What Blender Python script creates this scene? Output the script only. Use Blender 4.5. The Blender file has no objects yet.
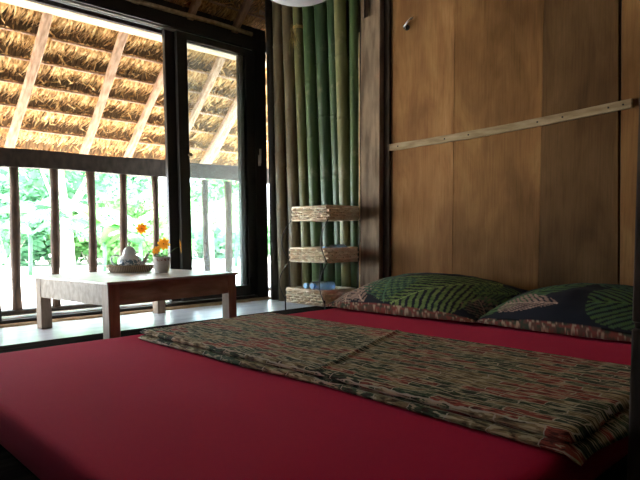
import bpy, bmesh, math, random
from mathutils import Vector, Matrix, noise as mnoise
random.seed(7)
PI = math.pi
sc = bpy.context.scene
COL = sc.collection

# ---------------------------------------------------------------- node helpers
def new_mat(name, base=(.5, .5, .5), rough=.6, spec=.3, metal=0.0):
    m = bpy.data.materials.new(name); m.use_nodes = True
    b = m.node_tree.nodes['Principled BSDF']
    b.inputs['Base Color'].default_value = (*base, 1)
    b.inputs['Roughness'].default_value = rough
    b.inputs['Specular IOR Level'].default_value = spec
    b.inputs['Metallic'].default_value = metal
    return m, m.node_tree.nodes, m.node_tree.links, b

def noise_mat(name, c1, c2, scale=(1, 1, 1), nscale=5, rough=.6, spec=.3, bump=0.0, detail=4, lo=.35, hi=.65, c3=None, dist=0.0):
    m, N, L, b = new_mat(name, c1, rough, spec)
    tc = N.new('ShaderNodeTexCoord'); mp = N.new('ShaderNodeMapping'); mp.inputs['Scale'].default_value = scale
    nz = N.new('ShaderNodeTexNoise'); nz.inputs['Scale'].default_value = nscale; nz.inputs['Detail'].default_value = detail
    nz.inputs['Distortion'].default_value = dist
    cr = N.new('ShaderNodeValToRGB')
    cr.color_ramp.elements[0].position = lo; cr.color_ramp.elements[1].position = hi
    cr.color_ramp.elements[0].color = (*c1, 1); cr.color_ramp.elements[1].color = (*c2, 1)
    if c3:
        e = cr.color_ramp.elements.new((lo + hi) / 2); e.color = (*c3, 1)
    L.new(tc.outputs['Object'], mp.inputs[0]); L.new(mp.outputs[0], nz.inputs['Vector'])
    L.new(nz.outputs['Fac'], cr.inputs[0]); L.new(cr.outputs[0], b.inputs['Base Color'])
    if bump:
        bp = N.new('ShaderNodeBump'); bp.inputs['Strength'].default_value = bump; bp.inputs['Distance'].default_value = .01
        L.new(nz.outputs['Fac'], bp.inputs['Height']); L.new(bp.outputs[0], b.inputs['Normal'])
    return m

# ---------------------------------------------------------------- mesh helpers
class MB:
    def __init__(s): s.v = []; s.f = []; s.mi = []
    def add(s, vs, fs, mi=0):
        o = len(s.v); s.v += [tuple(p) for p in vs]; s.f += [tuple(i + o for i in f) for f in fs]; s.mi += [mi] * len(fs)
    def box(s, x0, x1, y0, y1, z0, z1, mi=0):
        s.add([(x0, y0, z0), (x1, y0, z0), (x1, y1, z0), (x0, y1, z0), (x0, y0, z1), (x1, y0, z1), (x1, y1, z1), (x0, y1, z1)],
              [(0, 3, 2, 1), (4, 5, 6, 7), (0, 1, 5, 4), (1, 2, 6, 5), (2, 3, 7, 6), (3, 0, 4, 7)], mi)
    def bar(s, a, b, w, h, up=(0, 0, 1), mi=0):
        a = Vector(a); b = Vector(b); d = (b - a).normalized(); sd = d.cross(Vector(up)).normalized(); u = sd.cross(d).normalized()
        vs = []
        for p in (a, b):
            for q, r in ((-1, -1), (1, -1), (1, 1), (-1, 1)): vs.append(p + sd * (w / 2 * q) + u * (h / 2 * r))
        s.add(vs, [(0, 3, 2, 1), (4, 5, 6, 7), (0, 1, 5, 4), (1, 2, 6, 5), (2, 3, 7, 6), (3, 0, 4, 7)], mi)
    def tube(s, pts, rads, n=10, cap=True, mi=0):
        pts = [Vector(p) for p in pts]
        if not hasattr(rads, '__len__'): rads = [rads] * len(pts)
        vs = []; prev = None
        for i, p in enumerate(pts):
            d = (pts[min(i + 1, len(pts) - 1)] - pts[max(i - 1, 0)]).normalized()
            if prev is None:
                a = Vector((1, 0, 0)) if abs(d.x) < .9 else Vector((0, 1, 0)); u = d.cross(a).normalized()
            else:
                u = (prev - d * prev.dot(d)).normalized()
            prev = u; w = d.cross(u)
            for k in range(n):
                t = 2 * PI * k / n; vs.append(p + (u * math.cos(t) + w * math.sin(t)) * rads[i])
        fs = []
        for i in range(len(pts) - 1):
            for k in range(n):
                fs.append((i * n + k, i * n + (k + 1) % n, (i + 1) * n + (k + 1) % n, (i + 1) * n + k))
        if cap: fs.append(tuple(range(n - 1, -1, -1))); fs.append(tuple(range((len(pts) - 1) * n, len(pts) * n)))
        s.add(vs, fs, mi)
    def lathe(s, prof, c=(0, 0, 0), n=32, sx=1, sy=1, mi=0):
        vs = []; fs = []; m = len(prof)
        for k in range(n):
            t = 2 * PI * k / n
            for r, z in prof: vs.append((c[0] + r * math.cos(t) * sx, c[1] + r * math.sin(t) * sy, c[2] + z))
        for k in range(n):
            for i in range(m - 1):
                a = k * m + i; b = ((k + 1) % n) * m + i; fs.append((a, b, b + 1, a + 1))
        s.add(vs, fs, mi)
    def build(s, name, mats, parent=None, loc=None, smooth=False, bevel=0):
        me = bpy.data.meshes.new(name); me.from_pydata(s.v, [], s.f)
        for m in (mats if isinstance(mats, (list, tuple)) else [mats]): me.materials.append(m)
        for p, i in zip(me.polygons, s.mi): p.material_index = i; p.use_smooth = smooth
        bm = bmesh.new(); bm.from_mesh(me); bmesh.ops.remove_doubles(bm, verts=bm.verts, dist=1e-6)
        bmesh.ops.recalc_face_normals(bm, faces=bm.faces)
        bm.to_mesh(me); bm.free()
        o = bpy.data.objects.new(name, me); COL.objects.link(o)
        if parent: o.parent = parent
        if loc: o.location = loc
        if bevel:
            md = o.modifiers.new('bevel', 'BEVEL'); md.width = bevel; md.segments = 2; md.limit_method = 'ANGLE'
        return o

def empty(name, loc=(0, 0, 0), rz=0):
    o = bpy.data.objects.new(name, None); COL.objects.link(o); o.location = loc; o.rotation_euler = (0, 0, rz); o.empty_display_size = .1
    return o
def tag(o, label, cat, group=None, kind=None):
    o['label'] = label; o['category'] = cat
    if group: o['group'] = group
    if kind: o['kind'] = kind
    return o
def struct(o, label=None):
    o['kind'] = 'structure'
    if label: o['label'] = label
    return o

# ---------------------------------------------------------------- materials
def ply(name, c1, c2, c3):
    m, N, L, b = new_mat(name, c1, .7, .12)
    tc = N.new('ShaderNodeTexCoord')
    mp = N.new('ShaderNodeMapping'); mp.inputs['Scale'].default_value = (1, 3, .8)
    nz = N.new('ShaderNodeTexNoise'); nz.inputs['Scale'].default_value = 2.2; nz.inputs['Detail'].default_value = 7; nz.inputs['Roughness'].default_value = .6; nz.inputs['Distortion'].default_value = .6
    cr = N.new('ShaderNodeValToRGB'); E = cr.color_ramp.elements
    E[0].position = .3; E[0].color = (*c1, 1); E[1].position = .72; E[1].color = (*c2, 1)
    e = E.new(.5); e.color = (*c3, 1)
    n2 = N.new('ShaderNodeTexNoise'); n2.inputs['Scale'].default_value = 1.6; n2.inputs['Detail'].default_value = 3
    mx = N.new('ShaderNodeMixRGB'); mx.blend_type = 'MULTIPLY'; mx.inputs[0].default_value = .75
    cr2 = N.new('ShaderNodeValToRGB'); cr2.color_ramp.elements[0].position = .3; cr2.color_ramp.elements[0].color = (.36, .31, .27, 1)
    cr2.color_ramp.elements[1].position = .6; cr2.color_ramp.elements[1].color = (1, 1, 1, 1)
    # fine grain
    mp3 = N.new('ShaderNodeMapping'); mp3.inputs['Scale'].default_value = (1, 40, 1.5)
    n3 = N.new('ShaderNodeTexNoise'); n3.inputs['Scale'].default_value = 3; n3.inputs['Detail'].default_value = 4
    cr3 = N.new('ShaderNodeValToRGB'); cr3.color_ramp.elements[0].position = .3; cr3.color_ramp.elements[0].color = (.68, .66, .64, 1)
    cr3.color_ramp.elements[1].position = .55; cr3.color_ramp.elements[1].color = (1, 1, 1, 1)
    mx3 = N.new('ShaderNodeMixRGB'); mx3.blend_type = 'MULTIPLY'; mx3.inputs[0].default_value = .6
    L.new(tc.outputs['Object'], mp.inputs[0]); L.new(mp.outputs[0], nz.inputs['Vector']); L.new(nz.outputs['Fac'], cr.inputs[0])
    L.new(tc.outputs['Object'], n2.inputs['Vector']); L.new(n2.outputs['Fac'], cr2.inputs[0])
    L.new(tc.outputs['Object'], mp3.inputs[0]); L.new(mp3.outputs[0], n3.inputs['Vector']); L.new(n3.outputs['Fac'], cr3.inputs[0])
    L.new(cr.outputs[0], mx.inputs[1]); L.new(cr2.outputs[0], mx.inputs[2])
    L.new(mx.outputs[0], mx3.inputs[1]); L.new(cr3.outputs[0], mx3.inputs[2]); L.new(mx3.outputs[0], b.inputs['Base Color'])
    bp = N.new('ShaderNodeBump'); bp.inputs['Strength'].default_value = .15; bp.inputs['Distance'].default_value = .004
    L.new(n3.outputs['Fac'], bp.inputs['Height']); L.new(bp.outputs[0], b.inputs['Normal'])
    return m
M = {}
M['ply_a'] = ply('plywood_orange', (.26, .12, .042), (.48, .26, .105), (.37, .185, .070))
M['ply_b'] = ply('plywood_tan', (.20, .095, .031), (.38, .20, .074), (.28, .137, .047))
M['ply_c'] = ply('plywood_brown', (.105, .054, .020), (.20, .107, .042), (.15, .078, .029))  # browner sheet, its colour also darkened for light fading away from the door
M['dark_wood'] = noise_mat('dark_wood', (.018, .012, .009), (.045, .032, .024), (6, 6, 1), 4, .55)
M['black_paint'] = noise_mat('black_frame', (.012, .010, .009), (.02, .017, .015), (1, 1, 1), 8, .4, .4)
M['alu'] = new_mat('bright_aluminium', (.7, .7, .72), .3, .5, 1.0)[0]
M['post'] = noise_mat('weathered_post', (.12, .078, .046), (.27, .185, .115), (5, 5, .9), 5, .75, bump=.5, detail=8)
M['post_dark'] = noise_mat('old_dark_post', (.03, .02, .015), (.09, .06, .04), (5, 5, 1), 5, .8, bump=.4, detail=6)
M['batten'] = noise_mat('pale_batten', (.25, .17, .085), (.42, .31, .18), (6, 1.2, 6), 6, .7, bump=.2, detail=6)
M['nail'] = new_mat('nail_dark', (.02, .015, .012), .5, .4, .4)[0]
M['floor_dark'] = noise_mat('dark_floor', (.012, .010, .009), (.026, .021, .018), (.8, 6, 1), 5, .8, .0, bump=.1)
M['thatch_board'] = noise_mat('thatch_backing', (.10, .06, .03), (.28, .17, .08), (30, 4, 4), 3, .9)
M['thatch'] = noise_mat('palm_thatch', (.22, .095, .025), (.88, .60, .27), (14, 5, 5), 4.5, .6, .25, detail=5, c3=(.60, .33, .11), lo=.32, hi=.68)
M['rafter'] = noise_mat('rafter_wood', (.34, .20, .12), (.56, .37, .25), (8, 2, 2), 6, .7, bump=.3, detail=6)
M['rail_wood'] = noise_mat('railing_wood', (.02, .013, .009), (.052, .035, .024), (4, 4, 2), 6, .7, bump=.3, detail=6)
M['baluster'] = noise_mat('baluster_wood', (.045, .026, .016), (.12, .07, .045), (9, 9, 1.5), 5, .7, bump=.3, detail=6)
M['ledger'] = noise_mat('ledger_wood', (.42, .30, .18), (.66, .52, .35), (1.5, 8, 8), 5, .7, detail=6)
M['ground'] = noise_mat('pale_ground', (.60, .57, .52), (.78, .76, .72), (1, 1, 1), 2, .9)
M['table_wood'] = noise_mat('table_wood', (.24, .175, .12), (.42, .33, .24), (2, 14, 8), 3, .5, .35, bump=.15, detail=7, dist=.4)
M['table_wood2'] = noise_mat('table_leg_wood', (.24, .165, .105), (.40, .29, .20), (9, 9, 2), 3, .5, .4, bump=.15, detail=7)
M['table_top'] = noise_mat('bleached_tabletop', (.42, .38, .33), (.60, .56, .51), (2, 14, 8), 3, .35, .5, detail=7, dist=.4)
M['sand'] = noise_mat('sandy_threshold', (.26, .17, .09), (.50, .37, .22), (2, 8, 8), 8, .85, bump=.6, detail=6)
M['wicker'] = noise_mat('wicker_straw', (.78, .60, .40), (.97, .88, .70), (1, 1, 1), 22, .6, .35, detail=2)
M['iron'] = new_mat('iron_wire', (.06, .055, .05), .4, .5, .7)[0]
M['ceramic'] = new_mat('white_ceramic', (.72, .73, .72), .12, .5)[0]
M['stem'] = new_mat('stem_green', (.06, .15, .04), .5)[0]
M['petal'] = noise_mat('orange_petal', (.95, .40, .03), (1, .55, .06), (1, 1, 1), 60, .5)
_n = M['petal'].node_tree.nodes; _l = M['petal'].node_tree.links
_t = _n.new('ShaderNodeBsdfTranslucent'); _t.inputs[0].default_value = (1, .50, .04, 1); _m = _n.new('ShaderNodeMixShader'); _m.inputs[0].default_value = .55
_l.new(_n['Principled BSDF'].outputs[0], _m.inputs[1]); _l.new(_t.outputs[0], _m.inputs[2]); _l.new(_m.outputs[0], [q for q in _n if q.type == 'OUTPUT_MATERIAL'][0].inputs[0])
M['flower_eye'] = new_mat('flower_centre', (.30, .12, .01), .8)[0]
M['bluecap'] = new_mat('blue_plastic', (.06, .33, .72), .3, .5)[0]
M['shade'] = new_mat('white_paper', (.52, .52, .54), .7)[0]
M['straw'] = noise_mat('straw_tie', (.40, .28, .08), (.62, .48, .18), (1, 1, 1), 30, .7)
M['lath_white'] = new_mat('pale_handle', (.62, .60, .55), .4)[0]
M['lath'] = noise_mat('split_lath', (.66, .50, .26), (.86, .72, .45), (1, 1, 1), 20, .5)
M['trunk'] = noise_mat('pale_trunk', (.34, .30, .25), (.55, .50, .44), (3, 3, 1), 5, .9)
M['leaf_a'] = noise_mat('leaf_green', (.06, .24, .08), (.16, .40, .14), (1, 1, 1), 3, .4, .4)
M['leaf_b'] = noise_mat('leaf_bluegreen', (.09, .26, .14), (.20, .42, .24), (1, 1, 1), 3, .45, .4)
M['leaf_c'] = noise_mat('leaf_light', (.12, .32, .10), (.25, .48, .17), (1, 1, 1), 3, .4, .4)
for k in ('leaf_a', 'leaf_b', 'leaf_c'):
    b = M[k].node_tree.nodes['Principled BSDF']
    N = M[k].node_tree.nodes; L = M[k].node_tree.links
    tr = N.new('ShaderNodeBsdfTranslucent'); mx = N.new('ShaderNodeMixShader'); mx.inputs[0].default_value = .4
    cr = [n for n in N if n.type == 'VALTORGB'][0]; L.new(cr.outputs[0], tr.inputs[0])
    out = [n for n in N if n.type == 'OUTPUT_MATERIAL'][0]
    L.new(b.outputs[0], mx.inputs[1]); L.new(tr.outputs[0], mx.inputs[2]); L.new(mx.outputs[0], out.inputs[0])

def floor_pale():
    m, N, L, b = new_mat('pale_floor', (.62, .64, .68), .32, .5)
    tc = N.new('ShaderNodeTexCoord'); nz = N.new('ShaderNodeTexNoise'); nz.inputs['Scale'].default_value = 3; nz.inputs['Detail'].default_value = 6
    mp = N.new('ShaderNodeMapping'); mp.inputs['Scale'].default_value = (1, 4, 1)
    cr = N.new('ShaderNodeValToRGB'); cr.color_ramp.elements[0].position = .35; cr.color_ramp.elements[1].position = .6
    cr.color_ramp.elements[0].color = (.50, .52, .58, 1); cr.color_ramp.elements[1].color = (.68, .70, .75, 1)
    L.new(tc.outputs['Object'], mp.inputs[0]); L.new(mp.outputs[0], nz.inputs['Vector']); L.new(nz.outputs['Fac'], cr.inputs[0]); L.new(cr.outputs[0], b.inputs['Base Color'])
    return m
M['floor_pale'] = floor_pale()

def bamboo_mat(name, c1, c2, c3):
    m, N, L, b = new_mat(name, c1, .38, .45)
    tc = N.new('ShaderNodeTexCoord'); mp = N.new('ShaderNodeMapping'); mp.inputs['Scale'].default_value = (8, 8, .8)
    nz = N.new('ShaderNodeTexNoise'); nz.inputs['Scale'].default_value = 4; nz.inputs['Detail'].default_value = 5
    n2 = N.new('ShaderNodeTexNoise'); n2.inputs['Scale'].default_value = 3.5; n2.inputs['Detail'].default_value = 5; n2.inputs['Roughness'].default_value = .7
    cr = N.new('ShaderNodeValToRGB'); cr.color_ramp.elements[0].position = .35; cr.color_ramp.elements[1].position = .65
    cr.color_ramp.elements[0].color = (*c1, 1); cr.color_ramp.elements[1].color = (*c2, 1)
    c = N.new('ShaderNodeValToRGB'); c.color_ramp.elements[0].position = .56; c.color_ramp.elements[1].position = .70
    c.color_ramp.elements[0].color = (0, 0, 0, 1); c.color_ramp.elements[1].color = (.8, .8, .8, 1)
    mx = N.new('ShaderNodeMixRGB'); mx.inputs[2].default_value = (*c3, 1)
    L.new(tc.outputs['Object'], mp.inputs[0]); L.new(mp.outputs[0], nz.inputs['Vector']); L.new(nz.outputs['Fac'], cr.inputs[0])
    L.new(tc.outputs['Object'], n2.inputs['Vector']); L.new(n2.outputs['Fac'], c.inputs[0])
    L.new(c.outputs[0], mx.inputs[0]); L.new(cr.outputs[0], mx.inputs[1]); L.new(mx.outputs[0], b.inputs['Base Color'])
    return m
M['bam_green'] = bamboo_mat('bamboo_green', (.045, .08, .03), (.085, .13, .045), (.24, .23, .13))
M['bam_deep'] = bamboo_mat('bamboo_deep_green', (.03, .06, .027), (.055, .095, .038), (.19, .19, .12))
M['bam_olive'] = bamboo_mat('bamboo_olive', (.13, .13, .05), (.20, .19, .08), (.36, .29, .17))
M['bam_brown'] = bamboo_mat('bamboo_brown', (.14, .105, .055), (.22, .17, .09), (.30, .24, .16))
M['bam_dark'] = bamboo_mat('bamboo_dark', (.04, .035, .025), (.07, .06, .04), (.12, .10, .07))

def red_fabric():
    m, N, L, b = new_mat('red_sheet', (.50, .015, .052), .92, .06)
    b.inputs['Sheen Weight'].default_value = .04; b.inputs['Sheen Roughness'].default_value = .4
    b.inputs['Sheen Tint'].default_value = (1, .45, .6, 1)
    tc = N.new('ShaderNodeTexCoord'); nz = N.new('ShaderNodeTexNoise'); nz.inputs['Scale'].default_value = 4; nz.inputs['Detail'].default_value = 3
    bp = N.new('ShaderNodeBump'); bp.inputs['Strength'].default_value = .12; bp.inputs['Distance'].default_value = .02
    L.new(tc.outputs['Object'], nz.inputs['Vector']); L.new(nz.outputs['Fac'], bp.inputs['Height']); L.new(bp.outputs[0], b.inputs['Normal'])
    return m
M['red'] = red_fabric()

def attr_mat(name, rough=.8):
    m, N, L, b = new_mat(name, (.5, .5, .5), rough, .2)
    a = N.new('ShaderNodeVertexColor'); a.layer_name = 'pattern'
    L.new(a.outputs[0], b.inputs['Base Color'])
    return m
M['pillow'] = attr_mat('palm_print_cotton')

def blanket_mat():
    m, N, L, b = new_mat('woven_blanket', (.3, .2, .12), .85, .15)
    tc = N.new('ShaderNodeTexCoord'); sp = N.new('ShaderNodeSeparateXYZ'); cb = N.new('ShaderNodeCombineXYZ')
    nz = N.new('ShaderNodeTexNoise'); nz.inputs['Scale'].default_value = 17; nz.inputs['Detail'].default_value = 5
    ad = N.new('ShaderNodeVectorMath'); ad.operation = 'MULTIPLY_ADD'; ad.inputs[1].default_value = (.05, .022, 0)
    L.new(tc.outputs['Object'], sp.inputs[0]); L.new(sp.outputs['Y'], cb.inputs['X']); L.new(sp.outputs['X'], cb.inputs['Y'])
    L.new(tc.outputs['Object'], nz.inputs['Vector']); L.new(nz.outputs['Color'], ad.inputs[0]); L.new(cb.outputs[0], ad.inputs[2])
    br = N.new('ShaderNodeTexBrick'); br.inputs['Scale'].default_value = 1.0
    br.inputs['Brick Width'].default_value = .115; br.inputs['Row Height'].default_value = .032; br.inputs['Mortar Size'].default_value = .0022
    br.inputs['Mortar Smooth'].default_value = .4; br.inputs['Bias'].default_value = 0
    br.inputs['Color1'].default_value = (0, 0, 0, 1); br.inputs['Color2'].default_value = (1, 1, 1, 1); br.inputs['Mortar'].default_value = (.5, .5, .5, 1)
    L.new(ad.outputs[0], br.inputs['Vector'])
    cr = N.new('ShaderNodeValToRGB'); cr.color_ramp.interpolation = 'CONSTANT'; E = cr.color_ramp.elements
    E[0].position = 0; E[0].color = (.055, .085, .042, 1); E[1].position = .28; E[1].color = (.34, .075, .05, 1)
    for p, c in ((.45, (.24, .18, .085)), (.6, (.05, .07, .04)), (.75, (.26, .07, .045)), (.88, (.30, .22, .11))):
        e = E.new(p); e.color = (*c, 1)
    L.new(br.outputs['Color'], cr.inputs[0])
    # hatched dashes running the same way as the patches
    mp = N.new('ShaderNodeMapping'); mp.inputs['Scale'].default_value = (5, 30, 1)
    n2 = N.new('ShaderNodeTexNoise'); n2.inputs['Scale'].default_value = 4.5; n2.inputs['Detail'].default_value = 3; n2.inputs['Distortion'].default_value = .5
    L.new(cb.outputs[0], mp.inputs[0]); L.new(mp.outputs[0], n2.inputs['Vector'])
    c2 = N.new('ShaderNodeValToRGB'); c2.color_ramp.elements[0].position = .54; c2.color_ramp.elements[1].position = .58
    c2.color_ramp.elements[0].color = (0, 0, 0, 1); c2.color_ramp.elements[1].color = (.75, .75, .75, 1)
    L.new(n2.outputs['Fac'], c2.inputs[0])
    c4 = N.new('ShaderNodeValToRGB'); c4.color_ramp.elements[0].position = .40; c4.color_ramp.elements[1].position = .47
    c4.color_ramp.elements[0].color = (.8, .8, .8, 1); c4.color_ramp.elements[1].color = (0, 0, 0, 1)
    L.new(n2.outputs['Fac'], c4.inputs[0])
    mx = N.new('ShaderNodeMixRGB'); mx.inputs[2].default_value = (.60, .50, .31, 1)
    L.new(c2.outputs[0], mx.inputs[0]); L.new(cr.outputs[0], mx.inputs[1])
    mk = N.new('ShaderNodeMixRGB'); mk.inputs[2].default_value = (.03, .02, .015, 1)
    L.new(c4.outputs[0], mk.inputs[0]); L.new(mx.outputs[0], mk.inputs[1])
    m3 = N.new('ShaderNodeMixRGB'); m3.inputs[2].default_value = (.50, .43, .31, 1)
    L.new(br.outputs['Fac'], m3.inputs[0]); L.new(mk.outputs[0], m3.inputs[1]); L.new(m3.outputs[0], b.inputs['Base Color'])
    bp = N.new('ShaderNodeBump'); bp.inputs['Strength'].default_value = .4; bp.inputs['Distance'].default_value = .004
    L.new(n2.outputs['Fac'], bp.inputs['Height']); L.new(bp.outputs[0], b.inputs['Normal'])
    return m
M['blanket'] = blanket_mat()

def glass_mat(name, haze=.05, gl=.06, tint=(.93, .97, .98)):
    m = bpy.data.materials.new(name); m.use_nodes = True; N = m.node_tree.nodes; L = m.node_tree.links
    for n in list(N): N.remove(n)
    out = N.new('ShaderNodeOutputMaterial'); t = N.new('ShaderNodeBsdfTransparent'); t.inputs[0].default_value = (*tint, 1)
    g = N.new('ShaderNodeBsdfGlossy'); g.inputs['Roughness'].default_value = .02
    tl = N.new('ShaderNodeBsdfTranslucent'); tl.inputs[0].default_value = (.9, .9, .9, 1)
    fr = N.new('ShaderNodeFresnel'); fr.inputs[0].default_value = 1.45
    m1 = N.new('ShaderNodeMixShader'); m2 = N.new('ShaderNodeMixShader'); m1.inputs[0].default_value = haze
    L.new(t.outputs[0], m1.inputs[1]); L.new(tl.outputs[0], m1.inputs[2])
    L.new(fr.outputs[0], m2.inputs[0]); L.new(m1.outputs[0], m2.inputs[1]); L.new(g.outputs[0], m2.inputs[2]); L.new(m2.outputs[0], out.inputs[0])
    return m
M['glass'] = glass_mat('dusty_glass', .018)
M['bottle'] = glass_mat('clear_blue_plastic', .35, tint=(.45, .68, .95))

def teapot_mat():
    m, N, L, b = new_mat('blue_printed_ceramic', (.72, .73, .72), .12, .5)
    tc = N.new('ShaderNodeTexCoord'); vz = N.new('ShaderNodeSeparateXYZ'); nz = N.new('ShaderNodeTexNoise')
    nz.inputs['Scale'].default_value = 75; nz.inputs['Detail'].default_value = 2; nz.inputs['Distortion'].default_value = 1.2
    cr = N.new('ShaderNodeValToRGB'); cr.color_ramp.elements[0].position = .45; cr.color_ramp.elements[1].position = .49
    cr.color_ramp.elements[0].color = (0, 0, 0, 1)
    zr = N.new('ShaderNodeValToRGB'); E = zr.color_ramp.elements; E[0].position = .012; E[0].color = (0, 0, 0, 1); E[1].position = .022; E[1].color = (1, 1, 1, 1)
    e = E.new(.058); e.color = (1, 1, 1, 1); e = E.new(.066); e.color = (0, 0, 0, 1)
    mu = N.new('ShaderNodeMath'); mu.operation = 'MULTIPLY'
    mx = N.new('ShaderNodeMixRGB'); mx.inputs[1].default_value = (.72, .73, .72, 1); mx.inputs[2].default_value = (.13, .19, .24, 1)
    L.new(tc.outputs['Object'], nz.inputs['Vector']); L.new(tc.outputs['Object'], vz.inputs[0]); L.new(nz.outputs['Fac'], cr.inputs[0]); L.new(vz.outputs['Z'], zr.inputs[0])
    L.new(cr.outputs[0], mu.inputs[0]); L.new(zr.outputs[0], mu.inputs[1]); L.new(mu.outputs[0], mx.inputs[0]); L.new(mx.outputs[0], b.inputs['Base Color'])
    return m
M['teapot'] = teapot_mat()
def pot_mat():
    m, N, L, b = new_mat('banded_pot', (.6, .6, .58), .45, .4)
    tc = N.new('ShaderNodeTexCoord'); s = N.new('ShaderNodeSeparateXYZ'); r = N.new('ShaderNodeValToRGB'); E = r.color_ramp.elements
    r.color_ramp.interpolation = 'CONSTANT'
    E[0].position = 0; E[0].color = (0, 0, 0, 1); E[1].position = .072; E[1].color = (1, 1, 1, 1); e = E.new(.088); e.color = (0, 0, 0, 1)
    v = N.new('ShaderNodeTexVoronoi'); v.inputs['Scale'].default_value = 110
    lt = N.new('ShaderNodeMath'); lt.operation = 'LESS_THAN'; lt.inputs[1].default_value = .5
    mu = N.new('ShaderNodeMath'); mu.operation = 'MULTIPLY'
    nz = N.new('ShaderNodeTexNoise'); nz.inputs['Scale'].default_value = 90
    c = N.new('ShaderNodeValToRGB'); c.color_ramp.elements[0].color = (.50, .49, .47, 1); c.color_ramp.elements[1].color = (.72, .71, .68, 1)
    mx = N.new('ShaderNodeMixRGB'); mx.inputs[2].default_value = (.24, .10, .05, 1)
    L.new(tc.outputs['Object'], s.inputs[0]); L.new(s.outputs['Z'], r.inputs[0]); L.new(tc.outputs['Object'], v.inputs['Vector']); L.new(v.outputs['Distance'], lt.inputs[0])
    L.new(r.outputs[0], mu.inputs[0]); L.new(lt.outputs[0], mu.inputs[1]); L.new(mu.outputs[0], mx.inputs[0])
    L.new(tc.outputs['Object'], nz.inputs['Vector']); L.new(nz.outputs['Fac'], c.inputs[0]); L.new(c.outputs[0], mx.inputs[1]); L.new(mx.outputs[0], b.inputs['Base Color'])
    return m
M['pot'] = pot_mat()
def tray_mat():
    m, N, L, b = new_mat('tray_weave', (.3, .2, .12), .6, .3)
    tc = N.new('ShaderNodeTexCoord'); w = N.new('ShaderNodeTexWave'); w.inputs['Scale'].default_value = 28; w.bands_direction = 'X'; w.inputs['Distortion'].default_value = 1.5
    r = N.new('ShaderNodeValToRGB'); r.color_ramp.elements[0].color = (.16, .10, .06, 1); r.color_ramp.elements[1].color = (.42, .33, .24, 1)
    L.new(tc.outputs['Object'], w.inputs['Vector']); L.new(w.outputs['Fac'], r.inputs[0]); L.new(r.outputs[0], b.inputs['Base Color'])
    return m
M['tray'] = tray_mat()

# ================================================================ SETTING
XW = 3.10
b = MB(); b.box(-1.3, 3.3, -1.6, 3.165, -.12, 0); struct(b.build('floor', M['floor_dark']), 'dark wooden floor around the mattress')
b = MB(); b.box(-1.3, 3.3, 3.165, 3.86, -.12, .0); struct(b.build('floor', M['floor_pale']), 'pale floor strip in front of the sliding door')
# sandy worn strip between pale floor and sill, wavy edge
b = MB(); n = 80
vs = []; fs = []
for i in range(n + 1):
    x = .3 + (3.09 - .3) * i / n
    y0 = 3.80 + .035 * mnoise.noise(Vector((x * 2.2, 1.3, 0))) + .02 * mnoise.noise(Vector((x * 7, 5, 0)))
    vs += [(x, y0 - .012, .0005), (x, y0, .010), (x, 3.87, .012)]
for i in range(n):
    for k in range(2): a = i * 3 + k; fs.append((a, a + 3, a + 4, a + 1))
b.add(vs, fs); struct(b.build('trim_1', M['sand'], smooth=True), 'rough tan threshold strip along the door sill')

# right wall : plywood sheets
wr = empty('wall_right', (XW, 0, 0)); struct(wr, 'wall of tall plywood sheets behind the pillows')
def sheet(y0, y1, mat, dx=0, top=None):
    b = MB(); y0t, y1t = (y0, y1) if top is None else top
    x0, x1 = 0 + dx, .02 + dx
    b.add([(x0, y0, 0), (x1, y0, 0), (x1, y1, 0), (x0, y1, 0), (x0, y0t, 2.9), (x1, y0t, 2.9), (x1, y1t, 2.9), (x0, y1t, 2.9)],
          [(0, 3, 2, 1), (4, 5, 6, 7), (0, 1, 5, 4), (1, 2, 6, 5), (2, 3, 7, 6), (3, 0, 4, 7)])
    return b.build('plywood_sheet', mat, wr, bevel=.002)
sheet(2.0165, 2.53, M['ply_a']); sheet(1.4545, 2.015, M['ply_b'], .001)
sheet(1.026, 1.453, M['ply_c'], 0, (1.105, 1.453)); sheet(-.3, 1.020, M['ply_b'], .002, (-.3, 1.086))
b = MB(); b.box(.024, .06, -1.5, 2.66, 0, 3.2); b.build('backing_board', M['dark_wood'], wr)
b = MB()  # gable above and the dark part of this wall behind the camera
b.box(XW + .07, XW + .13, -1.6, 2.875, 0, 3.2); struct(b.build('wall_right', M['dark_wood']), 'outer boards of the right wall')
b = MB(); b.add([(XW + .13, 3.2, 2.95), (XW + .13, -1.6, 2.95), (XW + .13, 1.2, 5.0), (XW + .16, 3.2, 2.95), (XW + .16, -1.6, 2.95), (XW + .16, 1.2, 5.0)],
      [(0, 1, 2), (3, 5, 4), (0, 2, 5, 3), (1, 4, 5, 2), (0, 3, 4, 1)])
struct(b.build('wall_gable', M['dark_wood']), 'dark gable boards')
b = MB(); b.box(XW + .08, XW + .14, 2.872, 3.945, 0, 2.9); struct(b.build('wall_bamboo_backing', M['dark_wood']), 'dark boards behind the bamboo')
b = MB(); b.box(-1.36, -1.3, -1.6, 4.0, 0, 5); struct(b.build('wall_left', M['dark_wood']))
b = MB(); b.box(-1.3, 3.3, -1.66, -1.6, 0, 3); struct(b.build('wall_back', M['dark_wood']))
b = MB(); b.box(-1.3, -.05, 3.86, 3.96, 0, 2.2); struct(b.build('wall_window', M['dark_wood']), 'dark wall left of the door opening')
b = MB(); b.add([(-1.33, 4.0, 2.1), (-1.33, -1.6, 2.3), (-1.33, 1.2, 5.0), (-1.36, 4.0, 2.1), (-1.36, -1.6, 2.3), (-1.36, 1.2, 5.0)], [(0, 1, 2), (3, 5, 4)])
b = MB(); b.box(-1.3, 3.18, 3.965, 3.985, 2.05, 2.30); struct(b.build('wall_window', M['dark_wood']), 'dark board closing the gap above the door head')  # added blocker, keeps outdoor light off the inner thatch
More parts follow.
